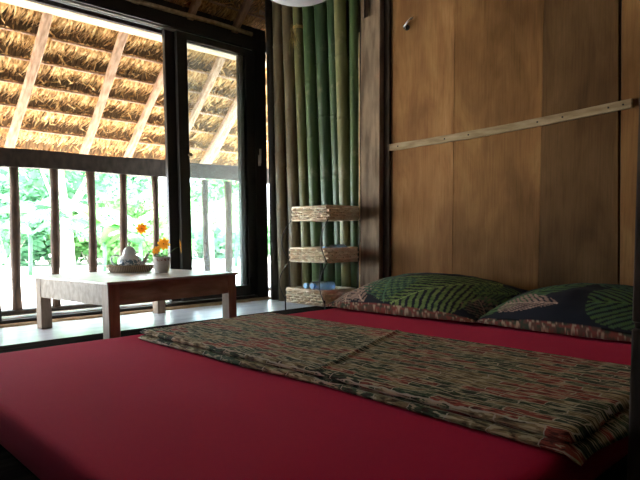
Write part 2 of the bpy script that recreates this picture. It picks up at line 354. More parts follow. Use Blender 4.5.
# corner posts of the right wall
b = MB()
b.box(-.07, .03, -.085, .085, 0, 2.03); b.box(-.07, .03, -.085, .06 - .0, 2.03, 2.0301)
b.box(-.07, .03, -.085, -.035, 2.03, 2.6); b.box(-.07, .03, .055, .085, 2.03, 2.6); b.box(-.03, .03, -.035, .055, 2.03, 2.6)
# slight twist in the post
b.v = [(x + .004 * math.sin(z * 3), y + .006 * math.sin(z * 2.1 + 1), z) for x, y, z in b.v]
o = b.build('wooden_post', M['post'], loc=(XW, 2.644, 0), bevel=.006)
tag(o, 'weathered grey-brown timber post with a mortise at its top, between bamboo and plywood', 'post')
b = MB(); b.box(-.025, .02, -.02, .035, 0, 2.7)
o = b.build('wooden_post', M['post_dark'], loc=(XW - .0, 2.532, 0), bevel=.004)
tag(o, 'narrow dark upright in the shadow beside the plywood sheet', 'post')

# near post at the right edge of the picture
b = MB(); b.box(0, .14, -.22, 0, 0, .352); b.box(.004, .14, -.22, -.004, .352, .366); b.box(0, .14, -.22, 0, .366, 2.6)
o = b.build('door_post', M['post_dark'], loc=(1.262, .393, 0), bevel=.004)
tag(o, 'dark upright timber at the right edge, in front of the mattress', 'post')

# long pale batten nailed on the plywood
A = Vector((XW - .012, 2.53, 1.136)); Bp = Vector((XW - .012, .99, 1.180))
b = MB(); nseg = 24; w = .022
vs = []
for i in range(nseg + 1):
    t = i / nseg; p = A.lerp(Bp, t); s = -.012 * math.sin(PI * t); h = w * (1 + .12 * mnoise.noise(Vector((t * 8, 0, 0))))
    for dx, dz in ((-.009, -h), (.009, -h), (.009, h), (-.009, h)): vs.append((p.x + dx, p.y, p.z + s + dz))
fs = [(0, 1, 2, 3), (nseg * 4 + 3, nseg * 4 + 2, nseg * 4 + 1, nseg * 4)]
for i in range(nseg):
    for k in range(4): fs.append((i * 4 + k, i * 4 + (k + 1) % 4, (i + 1) * 4 + (k + 1) % 4, (i + 1) * 4 + k))
b.add(vs, fs); bat = b.build('wall_batten', M['batten'], bevel=.002)
tag(bat, 'long pale wooden batten nailed at a slant across the plywood wall', 'batten')
for t in (.06, .30, .41, .69, .78, .93, .975):
    p = A.lerp(Bp, t); s = -.012 * math.sin(PI * t)
    nb = MB(); nb.tube([(p.x - .0105, p.y, p.z + s), (p.x - .0085, p.y, p.z + s)], .005, 10); nb.build('nail', M['nail'], bat)
# small hook
hk = empty('wall_hook', (XW - .002, 2.375, 1.915)); hk.scale = (1.3, 1.3, 1.3); tag(hk, 'small metal hook high on the leftmost plywood sheet', 'hook')
b = MB(); b.tube([(0, 0, -.012), (-.004, 0, -.012)], .014, 14); b.build('back_plate', M['nail'], hk)
b = MB(); b.tube([(-.003, .012, -.012), (-.02, .006, -.010), (-.03, -.02, .002), (-.028, -.04, .016), (-.02, -.05, .02)], [.005, .005, .005, .004, .003], 8); b.build('hook_arm', M['alu'], hk, smooth=True)

# ---------------------------------------------------------------- bamboo poles
poles = [((3.768, 3.742), .028, 'bam_dark', 'thin dark bamboo pole right beside the black door frame'),
 ((3.669, 3.63), .040, 'bam_brown', 'brown bamboo pole, second from the door frame'),
 ((3.533, 3.466), .041, 'bam_brown', 'brown bamboo pole behind the left side of the basket rack'),
 ((3.42, 3.328), .034, 'bam_olive', 'thin olive bamboo pole with a straw tie at its top'),
 ((3.30, 3.207), .042, 'bam_green', 'thick green bamboo pole just right of the thin pole tied with straw'),
 ((3.167, 3.079), .047, 'bam_deep', 'thickest and darkest green bamboo pole, in the middle of the bamboo wall'),
 ((3.046, 2.962), .040, 'bam_deep', 'dark green bamboo pole third from the weathered post'),
 ((2.934, 2.872), .041, 'bam_olive', 'yellow-stained green bamboo pole second from the weathered post'),
 ((2.826, 2.822), .031, 'bam_green', 'slim green bamboo pole next to the weathered post')]
random.seed(21)
for i, ((yt, yb), r, mat, lab) in enumerate(poles):
    z0, z1 = 0.0, min(2.85, 6.27 - yt - .03); r *= 1.14
    slope = (yt - yb) / 2.2; xx = XW - .03 + random.uniform(-.008, .008)
    if i in (7,): xx -= .02
    pts = []; rr = []; z = z0; node = .25 + random.random() * .35; bow = random.uniform(-.012, .012)
    zs = [0]
    nz_ = node
    while nz_ < z1:
        zs += [nz_ - .02, nz_ - .008, nz_, nz_ + .008, nz_ + .02]; nz_ += random.uniform(.38, .5)
    zs.append(z1)
    for q, z in enumerate(zs):
        k = (q - 1) % 5 if 0 < q < len(zs) - 1 else 0
        f = {0: 1, 1: 1.015, 2: 1.09, 3: .95, 4: 1}[k] if 0 < q < len(zs) - 1 else 1
        pts.append((xx + bow * math.sin(z * 1.3), yb + slope * (z - .1) + bow * math.sin(z * 1.1), z)); rr.append(r * f)
    b = MB(); b.tube(pts, rr, 18)
    base = Vector((pts[0][0], pts[0][1], 0)); b.v = [(x - base.x, y - base.y, z) for x, y, z in b.v]
    o = b.build('bamboo_pole', M[mat], loc=base, smooth=True); tag(o, lab, 'bamboo pole', 'bamboo poles of the side wall')
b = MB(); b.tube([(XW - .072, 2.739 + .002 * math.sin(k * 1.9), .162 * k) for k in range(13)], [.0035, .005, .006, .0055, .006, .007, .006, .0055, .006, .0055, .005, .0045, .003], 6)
tag(b.build('bamboo_lath', M['lath'], smooth=True), 'thin pale yellow split lath wedged between the bamboo and the weathered post', 'lath')  # pale strip put in for the bright line between last pole and post
# straw tie round the fourth pole
b = MB(); random.seed(3)
for i in range(26):
    y = 3.415 + random.uniform(-.03, .03); z = 2.14 + random.uniform(-.03, .05); x = XW - .075 + random.uniform(-.01, .01)
    l = random.uniform(.06, .2); dy = random.uniform(-.05, .03)
    b.tube([(x, y, z), (x - .015, y + dy * .4, z - l * .4), (x - .008, y + dy, z - l * .8), (x, y + dy * 1.3, z - l)], [.0015, .0015, .001, .0006], 4)
for k in range(3):
    zz = 2.15 + .008 * k; b.tube([(XW - .03 + .046 * math.cos(t), 3.412 + .04 * math.sin(t), zz) for t in [j * 2 * PI / 14 for j in range(15)]], .004, 5)
tag(b.build('straw_tie', M['straw']), 'loose yellow straw tie hanging on a bamboo pole near the roof', 'straw tie')

# ---------------------------------------------------------------- sliding door
dr = empty('door_1', (0, 3.91, 0)); struct(dr, 'black framed sliding glass door to the terrace')
b = MB(); b.box(-.05, 3.135, -.035, .10, 2.085, 2.175); b.box(2.985, 3.10, -.04, .10, 0, 2.10); b.box(.93, 1.0, -.04, .10, 0, 2.10); b.box(-.05, .02, -.04, .10, 0, 2.10)
b.build('door_frame', M['black_paint'], dr, bevel=.003)
b = MB(); b.box(-.05, 3.0, -.035, .10, 0, .032); b.build('sill', M['black_paint'], dr, bevel=.003)
b = MB()
for y in (-.012, .028): b.box(.22, 2.98, y, y + .006, 2.072, 2.086)
b.build('head_track', M['alu'], dr)
b = MB()
for y in (.0, .05): b.box(.22, 2.98, y, y + .006, .031, .042)
b.build('floor_track', M['alu'], dr)
def leaf(x0, x1, y, st, gz0=.125, gz1=2.025, nm='sliding_leaf'):
    b = MB(); t = .018
    b.box(x0, x0 + st, y - t, y + t, .042, 2.072); b.box(x1 - st, x1, y - t, y + t, .042, 2.072)
    b.box(x0 + st, x1 - st, y - t, y + t, .042, gz0); b.box(x0 + st, x1 - st, y - t, y + t, gz1, 2.072)
    o = b.build(nm, M['black_paint'], dr, bevel=.002)
    g = MB(); g.box(x0 + st - .004, x1 - st + .004, y - .002, y + .002, gz0 - .004, gz1 + .004); g.build('glass', M['glass'], o)
    return o
la = leaf(2.265, 2.988, -.012, .088); lb = leaf(2.190, 2.968, .032, .105)
h = MB(); h.box(3.004, 3.028, -.052, -.040, 1.13, 1.22); h.box(3.009, 3.023, -.066, -.05, 1.15, 1.27); h.build('handle', M['lath_white'], la, bevel=.003)
h = MB(); h.tube([(2.345, -.028, 1.162), (2.345, -.05, 1.162), (2.345, -.062, 1.162)], [.008, .008, .016], 14); h.build('latch_knob', M['batten'], la)

# ---------------------------------------------------------------- roof: thatch on rafters
def rz(y): return 6.27 - y
b = MB()
NU = Vector((0, 1, 1)).normalized()
for (ya, yb, s) in ((5.10, 1.2, 1),):
    a = Vector((-1.6, ya, rz(ya))); c = Vector((-1.6, yb, rz(yb)))
    o1 = NU * .11; o2 = NU * .18
    p = [a + o1, c + o1, a + o2, c + o2]
    vs = [(x, q.y, q.z) for x in (-1.6, 4.4) for q in p]
    b.add(vs, [(0, 1, 3, 2), (4, 6, 7, 5), (0, 2, 6, 4), (1, 5, 7, 3), (0, 4, 5, 1), (2, 3, 7, 6)])
q0 = Vector((0, 1.2, 5.05)); q1 = Vector((0, -1.9, 1.95))
vs = [(x, q.y, q.z + d) for x in (-1.6, 4.4) for q in (q0, q1) for d in (0, .1)]
b.add(vs, [(0, 2, 3, 1), (4, 5, 7, 6), (0, 1, 5, 4), (2, 6, 7, 3), (0, 4, 6, 2), (1, 3, 7, 5)])
struct(b.build('ceiling', M['thatch_board']), 'thatched roof slope over room and terrace')

random.seed(11)
b = MB()
DN = Vector((0, 1, -1)).normalized()    # down the slope
YS = [5.12 - .14 * k for k in range(0, 18)]
def blade(p, d, nrm, length, w, droop, twist):
    sd = d.cross(nrm).normalized(); sd = (sd * math.cos(twist) + nrm * math.sin(twist)).normalized()
    up = d.cross(sd).normalized(); vs = []
    for k in range(4):
        t = k / 3; c = p + d * (length * t) - nrm * (droop * t * t)
        ww = w * (1 - .75 * t * t) * .5
        vs += [c - sd * ww, c + sd * ww]
    return vs, [(0, 1, 3, 2), (2, 3, 5, 4), (4, 5, 7, 6)]
for k, y in enumerate(YS):
    x = .55
    xmax = 3.9
    while x < xmax:
        # a folded bunch of palm leaf: blades fan out from one point on the batten
        bw = random.uniform(.09, .17); nb = 17
        cx = x + bw / 2; lean = random.uniform(-.22, .22); L0 = random.uniform(.165, .20); dp = random.uniform(.045, .085); bul = random.uniform(.012, .03)
        for j in range(nb):
            u = (j + random.uniform(-.4, .4)) / (nb - 1) - .5
            start = Vector((cx + u * bw * .6, y - .115, rz(y - .115))) - NU * (random.uniform(-.006, .006) + bul * (1 - 4 * u * u))
            ang = u * .8 + lean * .5 + random.uniform(-.08, .08)
            d = (DN * math.cos(ang) + Vector((1, 0, 0)) * math.sin(ang)).normalized()
            vs, fs = blade(start, d, NU, L0 * random.uniform(.85, 1.12), random.uniform(.009, .020), -dp - random.uniform(0, .02), random.uniform(-.7, .7))
            b.add(vs, fs)
        # curled strays
        for j in range(random.choice((2, 3, 4))):
            s = Vector((cx + random.uniform(-.5, .5) * bw, y + random.uniform(-.03, .03), z0)) - NU * .02
            s.z = rz(s.y) - .005
            ang = random.uniform(-1.5, 1.5); d = (DN * math.cos(ang) + Vector((1, 0, 0)) * math.sin(ang) - NU * random.uniform(.05, .45)).normalized()
            vs, fs = blade(s, d, NU, random.uniform(.035, .08), random.uniform(.008, .018), random.uniform(-.03, .02), random.uniform(-1, 1)); b.add(vs, fs)
        x += bw * random.uniform(.72, .92)
o = b.build('palm_thatch', M['thatch']); tag(o, 'overlapping rows of dry golden palm leaf thatch under the roof', 'thatch', kind='stuff')
first = None
for y in YS[:13]:
    if first is None:
        m_ = MB(); m_.tube([(-1.0 + .4 * i, .003 * math.sin(i * 1.7), .003 * math.cos(i * 2.3)) for i in range(13)], [.009 + .001 * math.sin(i) for i in range(13)], 7)
        first = m_.build('thatch_batten', M['rafter'], smooth=True); o = first
    else:
        o = first.copy(); COL.objects.link(o)
    yy = y - .108; p = Vector((0, yy, rz(yy))) - NU * .022
    o.location = p
    tag(o, 'thin horizontal stick holding one row of the palm thatch', 'batten', 'sticks carrying the thatch rows')
rafs = [(1.445, 1.40, .060, .045, 'leftmost light rafter pole under the thatch, seen through the door opening'),
        (1.985, 1.97, .058, .045, 'light rafter pole second from the left under the thatch'),
        (2.42, 2.36, .056, .045, 'light rafter pole just left of the dark door mullion'),
        (2.85, 2.80, .060, .045, 'light rafter pole seen through the top left of the closed glass leaf'),
        (3.25, 3.17, .105, .05, 'widest light rafter beam, at the right side of the closed glass leaf')]
for xt, xb, w_, h_, lab in rafs:
    b = MB(); nS = 18; y0, y1 = 1.35, 5.0; vs = []
    for i in range(nS + 1):
        t = i / nS; y = y0 + (y1 - y0) * t
        x = xb + (xt - xb) * ((4.9 - y) / .75); x = xb + (xt - xb) * max(min((4.9 - y) / .75, 1.4), -.2)
        c = Vector((x + .006 * math.sin(i * 1.3 + xt * 9), y, rz(y))) - NU * (.03 + h_ / 2)
        ww = w_ * (1 + .08 * math.sin(i * 2.1 + xt))
        for a_, c_ in ((-.5, -.36), (-.36, -.5), (.36, -.5), (.5, -.36), (.5, .36), (.36, .5), (-.36, .5), (-.5, .36)):
            vs.append(c + Vector((a_ * ww, 0, 0)) + NU * (c_ * h_))
    fs = [tuple(range(8)), tuple(range(nS * 8 + 7, nS * 8 - 1, -1))]
    for i in range(nS):
        for k in range(8): fs.append((i * 8 + k, i * 8 + (k + 1) % 8, (i + 1) * 8 + (k + 1) % 8, (i + 1) * 8 + k))
    b.add(vs, fs); tag(b.build('rafter', M['rafter']), lab, 'rafter', 'rafters under the thatch')
b = MB(); b.box(-.9, 4.0, 3.995, 4.13, 2.048, 2.078)
tag(b.build('eave_beam', M['ledger'], bevel=.006), 'pale horizontal beam carrying the rafters just above the door opening', 'beam')
b = MB(); b.tube([(-.9 + .35 * i, 3.86 + .004 * math.sin(i), 2.196 + .004 * math.cos(i * 1.9)) for i in range(12)], .018, 8)
tag(b.build('roof_pole', M['batten'], smooth=True), 'thin dim pole lying along the top of the black door frame', 'pole')

# ---------------------------------------------------------------- terrace railing
rl = empty('terrace_railing', (2.2, 4.42, 0)); tag(rl, 'dark wooden terrace railing with a heavy top rail and upright bars', 'railing')
def lp(b): b.v = [(x - 2.2, y - 4.42, z) for x, y, z in b.v]; return b
b = MB(); nS = 30; vs = []
for i in range(nS + 1):
    x = .3 + 3.9 * i / nS; zt = 1.163 + .012 * (x - 1.2) + .004 * math.sin(i * .9); zb = 1.034 + .009 * (x - 1.2) + .005 * math.sin(i * .6 + 2)
    for yy, zz in ((4.385, zb), (4.455, zb), (4.455, zt), (4.385, zt)): vs.append((x, yy, zz))
fs = [(0, 1, 2, 3), (nS * 4 + 3, nS * 4 + 2, nS * 4 + 1, nS * 4)]
for i in range(nS):
    for k in range(4): fs.append((i * 4 + k, i * 4 + (k + 1) % 4, (i + 1) * 4 + (k + 1) % 4, (i + 1) * 4 + k))
b.add(vs, fs); lp(b).build('top_rail', M['rail_wood'], rl, bevel=.004)
b = MB(); b.box(.3, 4.2, 4.38, 4.46, 0, .028); lp(b).build('bottom_rail', M['rail_wood'], rl, bevel=.004)
random.seed(5)
for i, (x, w_) in enumerate([(.985, .05), (1.255, .052), (1.525, .05), (1.797, .05), (2.058, .048), (2.335, .042), (2.60, .045), (2.835, .042), (3.07, .052), (3.34, .05)]):
    ph = random.random() * 6; pts = [(x + .010 * math.sin(ph + z * 3.2), 4.42 + .006 * math.cos(ph + z * 2.7), z) for z in [.026 + .1015 * k for k in range(11)]]
    b = MB(); b.tube(pts, [w_ / 2 * (1.3 + .12 * math.sin(ph * 2 + k * .9)) for k in range(11)], 8)
    lp(b).build('baluster', M['baluster'], rl, smooth=True)

# ---------------------------------------------------------------- outside
b = MB(); b.box(-30, 40, 3.86, 60, -.2, -.004); struct(b.build('ground', M['ground']), 'bright pale ground outside')
b = MB(); b.box(3.36, 40, -20, 3.86, -.2, -.004); struct(b.build('ground', M['ground']))
def banana_leaf(b, base, az, length, w, lift, mi=0):
    d = Vector((math.cos(az), math.sin(az), 0)); s = Vector((-math.sin(az), math.cos(az), 0)); n = 12; vs = []
    for k in range(n + 1):
        t = k / n; r = length * (t - .15 * t * t)
        z = lift * length * (1.5 * t - 1.25 * t * t)
        c = base + d * r * .8 + Vector((0, 0, z)); ww = w * math.sin(PI * min(1, .04 + t * .96)) ** .6 * (.5 if t < .08 else 1)
        fr = 1 + .10 * math.sin(k * 2.4 + az * 5)
        vs += [c - s * ww * fr / 2 - Vector((0, 0, ww * .16)), c, c + s * ww * fr / 2 - Vector((0, 0, ww * .16))]
    fs = []
    for k in range(n):
        a = k * 3; fs += [(a, a + 1, a + 4, a + 3), (a + 1, a + 2, a + 5, a + 4)]
    b.add(vs, fs, mi)
def frond(b, base, az, length, lift, nl=16):
    d = Vector((math.cos(az), math.sin(az), 0)); s = Vector((-math.sin(az), math.cos(az), 0)); P = []
    for k in range(nl + 1):
        t = k / nl; P.append(base + d * length * t * .9 + Vector((0, 0, lift * length * (1.5 * t - 1.3 * t * t))))
    b.tube(P, [.012 * (1 - .8 * k / nl) + .002 for k in range(nl + 1)], 4)
    for k in range(2, nl + 1):
        t = k / nl; L_ = length * .38 * math.sin(PI * (.12 + .85 * t))
        for sg in (-1, 1):
            dd = (s * sg + d * .7 - Vector((0, 0, .35))).normalized(); q = P[k]; e = q + dd * L_; wv = (d * .018 + Vector((0, 0, .008)))
            m = q + dd * L_ * .5
            b.add([q, m - wv, m + wv, e - Vector((0, 0, L_ * .15))], [(0, 1, 3, 2)])
random.seed(42)
def banana_plant(x, y, h, n, mat, lab, scale=1):
    o = empty('banana_plant', (x, y, 0)); b = MB()
    for k in range(n):
        az = 2 * PI * k / n + random.uniform(-.4, .4)
        banana_leaf(b, Vector((0, 0, h * random.uniform(.45, .8))), az, random.uniform(.8, 1.25) * scale, random.uniform(.22, .34) * scale, random.uniform(.2, .75))
    b.build('leaves', M[mat], o, smooth=True)
    s = MB(); s.tube([(0, 0, 0), (.02, .01, h * .4), (0, 0, h * .82)], [.035 * scale, .03 * scale, .018 * scale], 8); s.build('stem', M['leaf_b'], o, smooth=True)
    tag(o, lab, 'plant', 'plants in the garden')
def palm_plant(x, y, h, n, mat, lab, L_=1.1):
    o = empty('palm_shrub', (x, y, 0)); b = MB()
    for k in range(n):
        az = 2 * PI * k / n + random.uniform(-.3, .3); frond(b, Vector((0, 0, h * random.uniform(.5, .9))), az, random.uniform(.8, 1.2) * L_, random.uniform(.1, .8))
    b.build('fronds', M[mat], o)
    s = MB(); s.tube([(0, 0, 0), (0, .02, h * .9)], [.05, .03], 7); s.build('stem', M['trunk'], o, smooth=True)
    tag(o, lab, 'plant', 'plants in the garden')
def bush(x, y, r, h, mat, lab, n=420, z0=0, name='leafy_bush', trunk=False, group='plants in the garden', lf=.10):
    o = empty(name, (x, y, 0)); b = MB()
    blobs = [(Vector((random.uniform(-.6, .6) * r, random.uniform(-.6, .6) * r, z0 + h * random.uniform(.25, .8))), r * random.uniform(.35, .6)) for _ in range(7)]
    for i in range(n):
        c, rr = random.choice(blobs); d = Vector((random.gauss(0, 1), random.gauss(0, 1), random.gauss(0, 1))).normalized()
        p = c + d * rr * random.uniform(.7, 1.05); p.z = max(p.z, .03)
        t = (Vector((random.gauss(0, 1), random.gauss(0, 1), random.gauss(0, .6)))).normalized(); l = lf * random.uniform(.7, 1.4); s = t.cross(d).normalized() * l * .28
        b.add([p - t * l / 2, p - s, p + t * l / 2, p + s], [(0, 1, 2, 3)])
    b.build('foliage', M[mat], o)
    s = MB()
    if trunk:
        s.tube([(0, 0, 0), (.05, .02, (z0 + h) * .3), (-.03, .05, (z0 + h * .6))], [.11, .085, .05], 9)
        for a in range(5):
            s.tube([(-.0, .03, z0 * .7 + .1), (math.cos(a * 1.3) * r * .5, math.sin(a * 1.3) * r * .5, z0 + h * .4)], [.045, .015], 6)
        s.build('trunk', M['trunk'], o, smooth=True)
    else:
        for a in range(4): s.tube([(0, 0, 0), (math.cos(a * 1.6) * r * .4, math.sin(a * 1.6) * r * .4, h * .5)], [.02, .008], 5)
        s.build('stem', M['trunk'], o, smooth=True)
    tag(o, lab, 'tree' if trunk else 'plant', group)
def at(px, y, ):   # position on garden ground seen at that column of the view from the room
    a = (px - 320) / 570; return (.693 + .721 * a) / (.721 - .693 * a) * y
garden = [('b', 30, 8.6, 1.2, 8, 'leaf_b', 'broad leafed banana plant behind the leftmost railing bars', .9),
 ('p', 72, 8.2, 1.0, 12, 'leaf_b', 'feathery palm shrub behind the railing, above the table corner', 1.0),
 ('b', 104, 7.4, .9, 8, 'leaf_c', 'light green banana plant behind the teapot', .9),
 ('b', 140, 7.0, .9, 9, 'leaf_a', 'green banana plant behind the orange flowers', .85),
 ('p', 212, 7.2, 1.0, 13, 'leaf_c', 'arching palm shrub seen through the closed glass leaf', 1.0),
 ('b', 236, 8.2, 1.1, 8, 'leaf_a', 'banana plant at the right side of the closed glass leaf', .9),
 ('b', -20, 8.0, 1.2, 8, 'leaf_a', 'banana plant left of the door opening', .9)]
for k_, px, y, h, n, mat, lab, s_ in garden:
    if k_ == 'b': banana_plant(at(px, y), y, h, n, mat, lab, s_)
    else: palm_plant(at(px, y), y, h, n, mat, lab, s_)
for px, y, r, h, mat, lab in [(8, 11, 1.0, 1.2, 'leaf_b', 'blue-green bush at the far left of the garden'), (50, 12, 1.1, 1.3, 'leaf_b', 'bluish bush beside the pale tree trunk'), (90, 11, .9, 1.0, 'leaf_c', 'light bush right of the pale tree trunk'),
        (125, 12, 1.0, 1.2, 'leaf_a', 'green bush behind the banana plants, above the teapot'), (160, 11, .9, 1.0, 'leaf_c', 'light bush left of the door mullion'),
        (200, 12, 1.1, 1.2, 'leaf_b', 'bush behind the left half of the closed glass leaf'), (240, 12, 1.1, 1.3, 'leaf_a', 'bush behind the right half of the closed glass leaf')]:
    bush(at(px, y), y, r, h * 1.1, mat, lab, 2200, lf=.16)
for px, y, mat, lab in [(64, 10.5, 'leaf_b', 'tree with a pale trunk and grey-green crown beyond the railing'), (20, 17, 'leaf_b', 'far hazy tree at the left of the garden'), (118, 18, 'leaf_b', 'far hazy tree in the middle of the garden'),
        (222, 16, 'leaf_a', 'far tree with bare twigs seen through the glass leaf')]:
    bush(at(px, y), y, 1.6, 2.2, mat, lab, 2000, 1.0, 'tree', True, 'trees in the garden', lf=.2)

# ---------------------------------------------------------------- mattress
b = MB(); X0, X1, Y0, Y1, ZT = .405, 3.04, .462, 2.42, .105; vs = []; fs = []
def gl(a, b_, n): return [a + t for t in (0, .002, .006, .012, .022)] + [a + .022 + (b_ - a - .044) * k / n for k in range(1, n)] + [b_ - t for t in (.022, .012, .006, .002, 0)]
gx = gl(X0, X1, 76); gy = gl(Y0, Y1, 56); nx, ny = len(gx) - 1, len(gy) - 1
cx, cy, hx, hy = (X0 + X1) / 2, (Y0 + Y1) / 2, (X1 - X0) / 2, (Y1 - Y0) / 2; R = .022
def rect_pt(px_, py_): return (cx + hx * px_, cy + hy * py_)
for i in range(nx + 1):
    for j in range(ny + 1):
        x = gx[i]; y = gy[j]
        e = min(x - X0, X1 - x, y - Y0, Y1 - y); z = ZT
        if e < R: z = ZT - R + math.sqrt(max(R * R - (R - e) ** 2, 0))
        z += .0025 * mnoise.noise(Vector((x * 3, y * 3, 0))) + .0012 * mnoise.noise(Vector((x * 9, y * 2.5, 4)))
        vs.append((x - cx, y - cy, z))
I = lambda i, j: i * (ny + 1) + j
for i in range(nx):
    for j in range(ny): fs.append((I(i, j), I(i + 1, j), I(i + 1, j + 1), I(i, j + 1)))
ring = [I(i, 0) for i in range(nx)] + [I(nx, j) for j in range(ny)] + [I(i, ny) for i in range(nx, 0, -1)] + [I(0, j) for j in range(ny, 0, -1)]
prev = ring
for zq, sc_ in ((.076, 1.0012), (.045, 1.0015), (.012, 1.0012), (.004, .9985)):
    o_ = len(vs)
    for r_ in ring: vs.append((vs[r_][0] * sc_, vs[r_][1] * sc_, zq))
    for k in range(len(ring)):
        k2 = (k + 1) % len(ring); fs.append((prev[k], o_ + k, o_ + k2, prev[k2]))
    prev = list(range(o_, o_ + len(ring)))
fs.append(tuple(prev))
b.add(vs, fs); o = b.build('mattress', M['red'], loc=(cx, cy, 0), smooth=True)
tag(o, 'wide low floor mattress under a plain crimson red sheet', 'mattress')

# ---------------------------------------------------------------- folded blanket
def cloth(name, parent, xr, yr, z, th, seed, over=0, amp=.004):
    x0, x1 = xr; y0, y1 = yr; nx, ny = 66, 160; vs = []; fs = []
    def edge(t, n_, s_): return n_ * mnoise.noise(Vector((t * s_, seed, 0)))
    for lay in (1, 0):
        for i in range(nx + 1):
            for j in range(ny + 1):
                u = i / nx; v = j / ny
                xa = x0 + edge(v, .018, 4) + .03 * math.sin(v * 3) * (1 - v); xb = x1 + edge(v + 9, .012, 3)
                ya = y0 + edge(u + 3, .010, 4); yb = y1 + edge(u + 5, .03, 3) - .05 * (u) * (1 - u)
                uu = .5 - .5 * math.cos(PI * u) if False else u
                x = xa + (xb - xa) * uu; y = ya + (yb - ya) * v
                e = min(u * (x1 - x0), (1 - u) * (x1 - x0), v * (y1 - y0), (1 - v) * (y1 - y0)); r = .016
                k = math.sqrt(max(1 - (1 - min(e / r, 1)) ** 2, 0))
                w = mnoise.noise(Vector((x * 4, y * 3, seed))) * 1.2 + mnoise.noise(Vector((x * 11, y * 7, seed + 5))) * .7
                # ridges near the left fold and a diagonal crease
                cr_ = math.exp(-((y - 1.33 - .35 * (x - 1.5)) / .012) ** 2) * 1.8
                rd = .9 * math.sin(y * 46 + 2 * math.sin(y * 9 + x * 5)) * math.exp(-(u / .22) ** 2) * (.4 + .6 * v)
                h_ = th * (.55 + .45 * k) + amp * (w + cr_ + rd * .7) * min(e / .03, 1)
                if lay: zz = z + th * .5 + (h_ - th * .5) * k
                else: zz = z + th * .5 * (1 - k) + .0
                if over and y < Y0 - .002:
                    dd = (Y0 - y); zz -= dd * .5
                vs.append((x - 1.5, y - 1.4, zz))
    S = (nx + 1) * (ny + 1)
    for L_ in (0, 1):
        for i in range(nx):
            for j in range(ny):
                f = (I2(i, j, ny) + L_ * S, I2(i + 1, j, ny) + L_ * S, I2(i + 1, j + 1, ny) + L_ * S, I2(i, j + 1, ny) + L_ * S)
                fs.append(f if L_ == 0 else f[::-1])
    ring = [I2(i, 0, ny) for i in range(nx)] + [I2(nx, j, ny) for j in range(ny)] + [I2(i, ny, ny) for i in range(nx, 0, -1)] + [I2(0, j, ny) for j in range(ny, 0, -1)]
    for k in range(len(ring)):
        a, c = ring[k], ring[(k + 1) % len(ring)]; fs.append((a, c, c + S, a + S))
    b = MB(); b.add(vs, fs); return b.build(name, M['blanket'], parent, smooth=True)
def I2(i, j, ny): return i * (ny + 1) + j
bl = empty('folded_blanket', (1.5, 1.4, 0)); tag(bl, 'folded blanket patterned in rust, green and cream dashes, spread on the red mattress', 'blanket')
cloth('lower_fold', bl, (1.104, 1.83), (.425, 2.275), .107, .020, 2.0, 1, .002)
cloth('top_layer', bl, (1.118, 1.85), (.45, 2.285), .127, .024, 7.0, 1)

# ---------------------------------------------------------------- pillows
def leaf_hit(u, v, o, ang, length, wid, nl, slant=1.1, gap=.68, power=.8):
    dx, dy = u - o[0], v - o[1]; c, s = math.cos(ang), math.sin(ang); a = dx * c + dy * s; p = -dx * s + dy * c
    t = a / length
    if t < -.12 or t > 1.05: return 0
    tt = t - abs(p) * slant / length * .6
    wmax = wid * max(math.sin(PI * min(max(tt * .9 + .08, 0), 1)), 0) ** power
    if abs(p) > wmax: return 0
    if abs(p) < .008: return 2
    ph = (a - abs(p) * slant) / length * nl
    fr = ph - math.floor(ph)
    return 1 if fr < gap else 0
def mixc(a, b_, t): return tuple(a[i] + (b_[i] - a[i]) * t for i in range(3))
def palm_print(u, v, leaves, seed):
    """u 0..1 along the pillow, v 0..1 from lower edge to upper edge"""
    n1 = mnoise.noise(Vector((u * 7, v * 7, seed)))
    if v < .0: return (0, 0, 0)
    col = (.012, .014, .022)
    for o, ang, L_, W_, nl, c1, c2, gap in leaves:
        h = leaf_hit(u + .01 * n1, v + .01 * n1, o, ang, L_, W_, nl, gap=gap)
        if h: col = mixc(c1, c2, .5 + .9 * mnoise.noise(Vector((u * 14, v * 14, seed + 3)))) if h == 1 else tuple(min(1, c * 1.4) for c in c2)
    return col
def speckle(u, v, seed):
    n = mnoise.noise(Vector((u * 60 + v * 45, v * 150, seed))); m = mnoise.noise(Vector((u * 35, v * 120, seed + 8)))
    if n > .18: return (.42, .30, .20)
    if m > .12: return (.22, .055, .04)
    if m < -.25: return (.05, .06, .035)
    return (.12, .06, .04)
